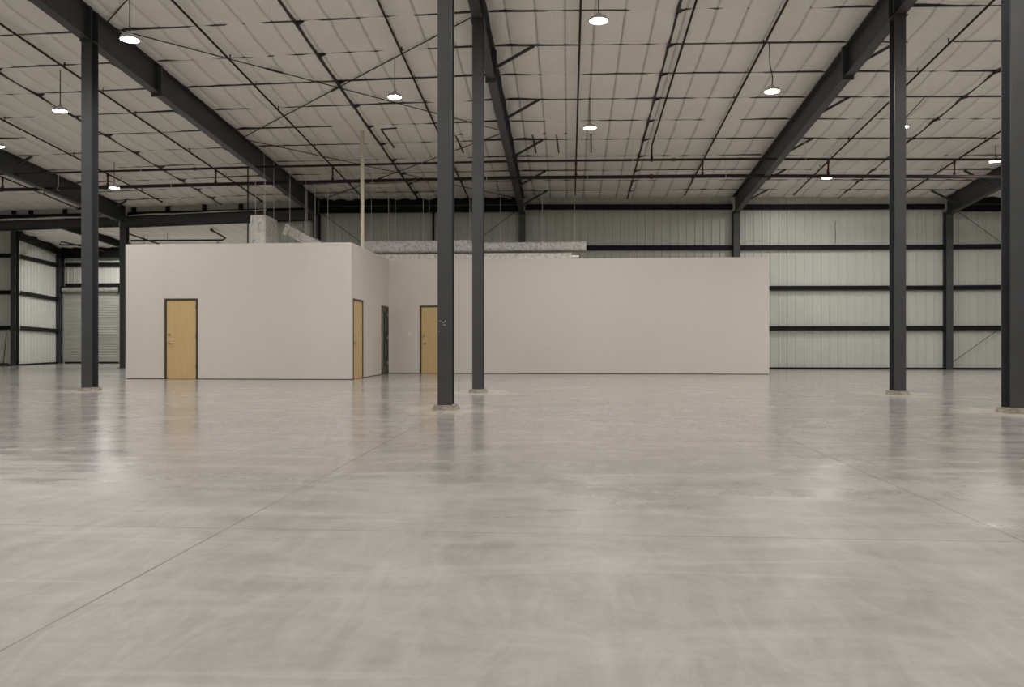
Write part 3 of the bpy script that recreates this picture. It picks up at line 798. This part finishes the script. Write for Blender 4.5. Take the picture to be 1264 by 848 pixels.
# upper long duct: deep part, reducer, shallow part
root = thing('foil_duct', (-3.5, 27, RF), 'long silver foil duct above the office roof, upper of the stacked pair', 'duct', 'silver foil wrapped ducts')
m = MB()
def run(sec, n=1):
    """rectangular duct with rounded corners through sections (x, y0, y1, z0, z1)"""
    vs = []; k = 0
    for x, y0, y1, z0, z1 in sec:
        ring = []
        r = min(.10, (z1-z0)/2.2)
        for cy, cz, a0 in ((y1-r, z1-r, 0), (y0+r, z1-r, PI/2), (y0+r, z0+r, PI), (y1-r, z0+r, 1.5*PI)):
            for i in range(5):
                a = a0 + i*PI/8; ring.append((x, cy+r*math.cos(a), cz+r*math.sin(a)))
        k = len(ring); vs += ring
    fs = [(i*k+j, i*k+(j+1)%k, (i+1)*k+(j+1)%k, (i+1)*k+j) for i in range(len(sec)-1) for j in range(k)]
    fs += [tuple(range(k)), tuple(range((len(sec)-1)*k, len(sec)*k))]
    return vs, fs
def wob(x0, x1, y0, y1, z0, z1, st=.35):
    out = []; n = max(2, int((x1-x0)/st))
    for i in range(n+1):
        x = x0+(x1-x0)*i/n; w = .012*n1(x, 4.4, 2.0); out.append((x, y0-w, y1+w, z0-w*.6, z1+w))
    return out
m.add(*run(wob(-7.1, -3.75, 26.75, 27.45, 4.045, 4.475)))
m.build('duct_body', M['foil'], root)
MB().add(*run([(-3.75, 26.74, 27.46, 4.04, 4.49), (-3.45, 26.74, 27.46, 4.04, 4.49), (-3.1, 26.8, 27.4, 4.07, 4.39)])).build('reducer', M['foil'], root)
MB().add(*run(wob(-3.1, .50, 26.8, 27.4, 4.08, 4.395))).build('duct_body', M['foil'], root)
MB().add(*run([(.44, 26.77, 27.43, 4.06, 4.41), (.60, 26.77, 27.43, 4.06, 4.41)])).build('end_collar', M['foil'], root)
for x in (-6.4, -5.2, -4.4, -2.2, -.9): 
    z1 = 4.5 if x < -3.5 else 4.41; MB().add(*run([(x-.03, 26.73, 27.47, 4.03 if x < -3.5 else 4.06, z1), (x+.03, 26.73, 27.47, 4.03 if x < -3.5 else 4.06, z1)])).build('seam_tape', M['foil'], root)
wires(root, [(x, y, 4.4) for x, y in ((-7.05, 26.8), (-6.9, 27.4), (-6.15, 26.8), (-6.05, 27.4), (-4.95, 26.8), (-4.85, 27.4), (-3.35, 26.8), (-2.35, 27.4), (.2, 26.8), (-.9, 27.4))])
root = thing('foil_duct', (-3, 26, RF), 'long silver foil duct lying low on the office roof, lower of the stacked pair', 'duct', 'silver foil wrapped ducts')
MB().add(*run(wob(-7.0, .10, 25.75, 26.35, 3.47, 3.905))).build('duct_body', M['foil'], root)
MB().add(*run([(.10, 25.80, 26.3, 3.58, 3.87), (.34, 25.80, 26.3, 3.58, 3.87)])).build('end_collar', M['galv'], root)
root = thing('vent_pipe', (-5.93, 22.5, RF), 'cream vertical vent pipe rising from the office roof to the ceiling', 'pipe')
z = R(-5.93, 22.5)
MB().tube([(-5.93, 22.5, RF), (-5.93, 22.5, z+.02)], .052, 20).build('pipe', M['vent'], root)
MB().tube([(-5.93, 22.5, 5.55), (-5.93, 22.5, 5.68)], .058, 20).build('coupling', M['vent'], root)

tag(MB().bbox(-5.17, -5.10, 29.86, 29.97, 0, 6.0, .004).build('wall_post', M['girt']), 'thin dark upright between girts behind the long ducts, next to the scuffed column', 'post')
tag(MB().tube([(-9.817, 23.7, 6.38), (-9.817, 23.7, 5.2), (-9.817, 23.7, RF)], .022, 8).build('drop_pipe', M['pipe']), 'thin dark drop pipe standing on the office roof beside the silver upright duct', 'pipe')
# ------------------------------------------------------------------ roll-up shutter, broom, cable
root = bpy.data.objects.new('door_5', None); COL.objects.link(root); root.location = (-22.7, 36.4, 0)
struct(root, 'pale roll-up shutter on the far lean-to wall, partly behind the pillar')
x0, x1 = -24.02, -21.30
vs = []; fs = []; n = 42
for i in range(n*4+1):
    z = .02 + 3.38*i/(n*4); o = .012*math.sin(2*PI*i/4)
    vs += [(x0, 36.30-o, z), (x1, 36.30-o, z)]
fs = [(2*i, 2*i+1, 2*i+3, 2*i+2) for i in range(n*4)]
m = MB(); m.add(vs, fs, True); m.build('curtain', M['curtain'], root)
MB().box(x0, x1, 36.27, 36.33, 0, .07).build('bottom_bar', M['girt'], root)
MB().box(x0-.09, x0+.01, 36.24, 36.40, 0, 3.45).build('guide_rail', M['galv'], root)
MB().box(x1-.01, x1+.09, 36.24, 36.40, 0, 3.45).build('guide_rail', M['galv'], root)
MB().tube([(x0-.06, 36.22, 3.50), (x1+.06, 36.22, 3.50)], .12, 20).build('hood', M['galv'], root)
for x in (x0-.10, x1+.04): MB().bbox(x, x+.06, 36.08, 36.38, 3.33, 3.68, .01).build('bracket', M['girt'], root)
root = thing('push_broom', (-23.86, 31.98, 0), 'dark push broom leaning on the ribbed wall in the corner', 'broom')
MB().tube([(-23.87, 31.95, .08), (-23.82, 32.08, 1.38)], .016, 8).build('handle', M['broom'], root)
MB().bbox(-24.07, -23.67, 31.90, 32.0, .055, .12, .008).build('broom_block', M['broom'], root)
MB().sweep([(-.055, 0), (.055, 0), (.04, .056), (-.04, .056)], [(-24.08, 31.95, 0), (-23.66, 31.95, 0)]).build('bristles', M['cord'], root)
tag(MB().tube([(9.80, 29.97, 4.62), (9.81, 29.97, 5.0), (9.79, 29.97, 5.3), (9.83, 29.97, 5.47)], .009, 6).build('loose_cable', M['cord']), 'thin loose cable sticking up on the ribbed wall in the plain bay', 'cable')

# ------------------------------------------------------------------ camera, world, view
cam = bpy.data.cameras.new('camera'); co = bpy.data.objects.new('camera', cam); COL.objects.link(co)
co.location = (0, 0, .95); co.rotation_euler = (PI/2, 0, .0711)
cam.sensor_fit = 'HORIZONTAL'; cam.sensor_width = 36; cam.lens = 36*978.5/1264
cam.clip_start = .05; cam.clip_end = 200
SC.camera = co
w = bpy.data.worlds.new('world'); SC.world = w; w.use_nodes = True
w.node_tree.nodes['Background'].inputs[0].default_value = (.8, .85, .9, 1); w.node_tree.nodes['Background'].inputs[1].default_value = .02
SC.view_settings.view_transform = 'Standard'; SC.view_settings.look = 'None'
SC.view_settings.exposure = .06; SC.view_settings.gamma = 1; SC.view_settings.use_curve_mapping = False
cy = SC.cycles
cy.max_bounces = 10; cy.diffuse_bounces = 6; cy.glossy_bounces = 4; cy.use_denoising = True; cy.denoising_input_passes = 'RGB_ALBEDO_NORMAL'
cy.use_light_tree = True; cy.sample_clamp_indirect = 8; cy.caustics_reflective = False; cy.caustics_refractive = False
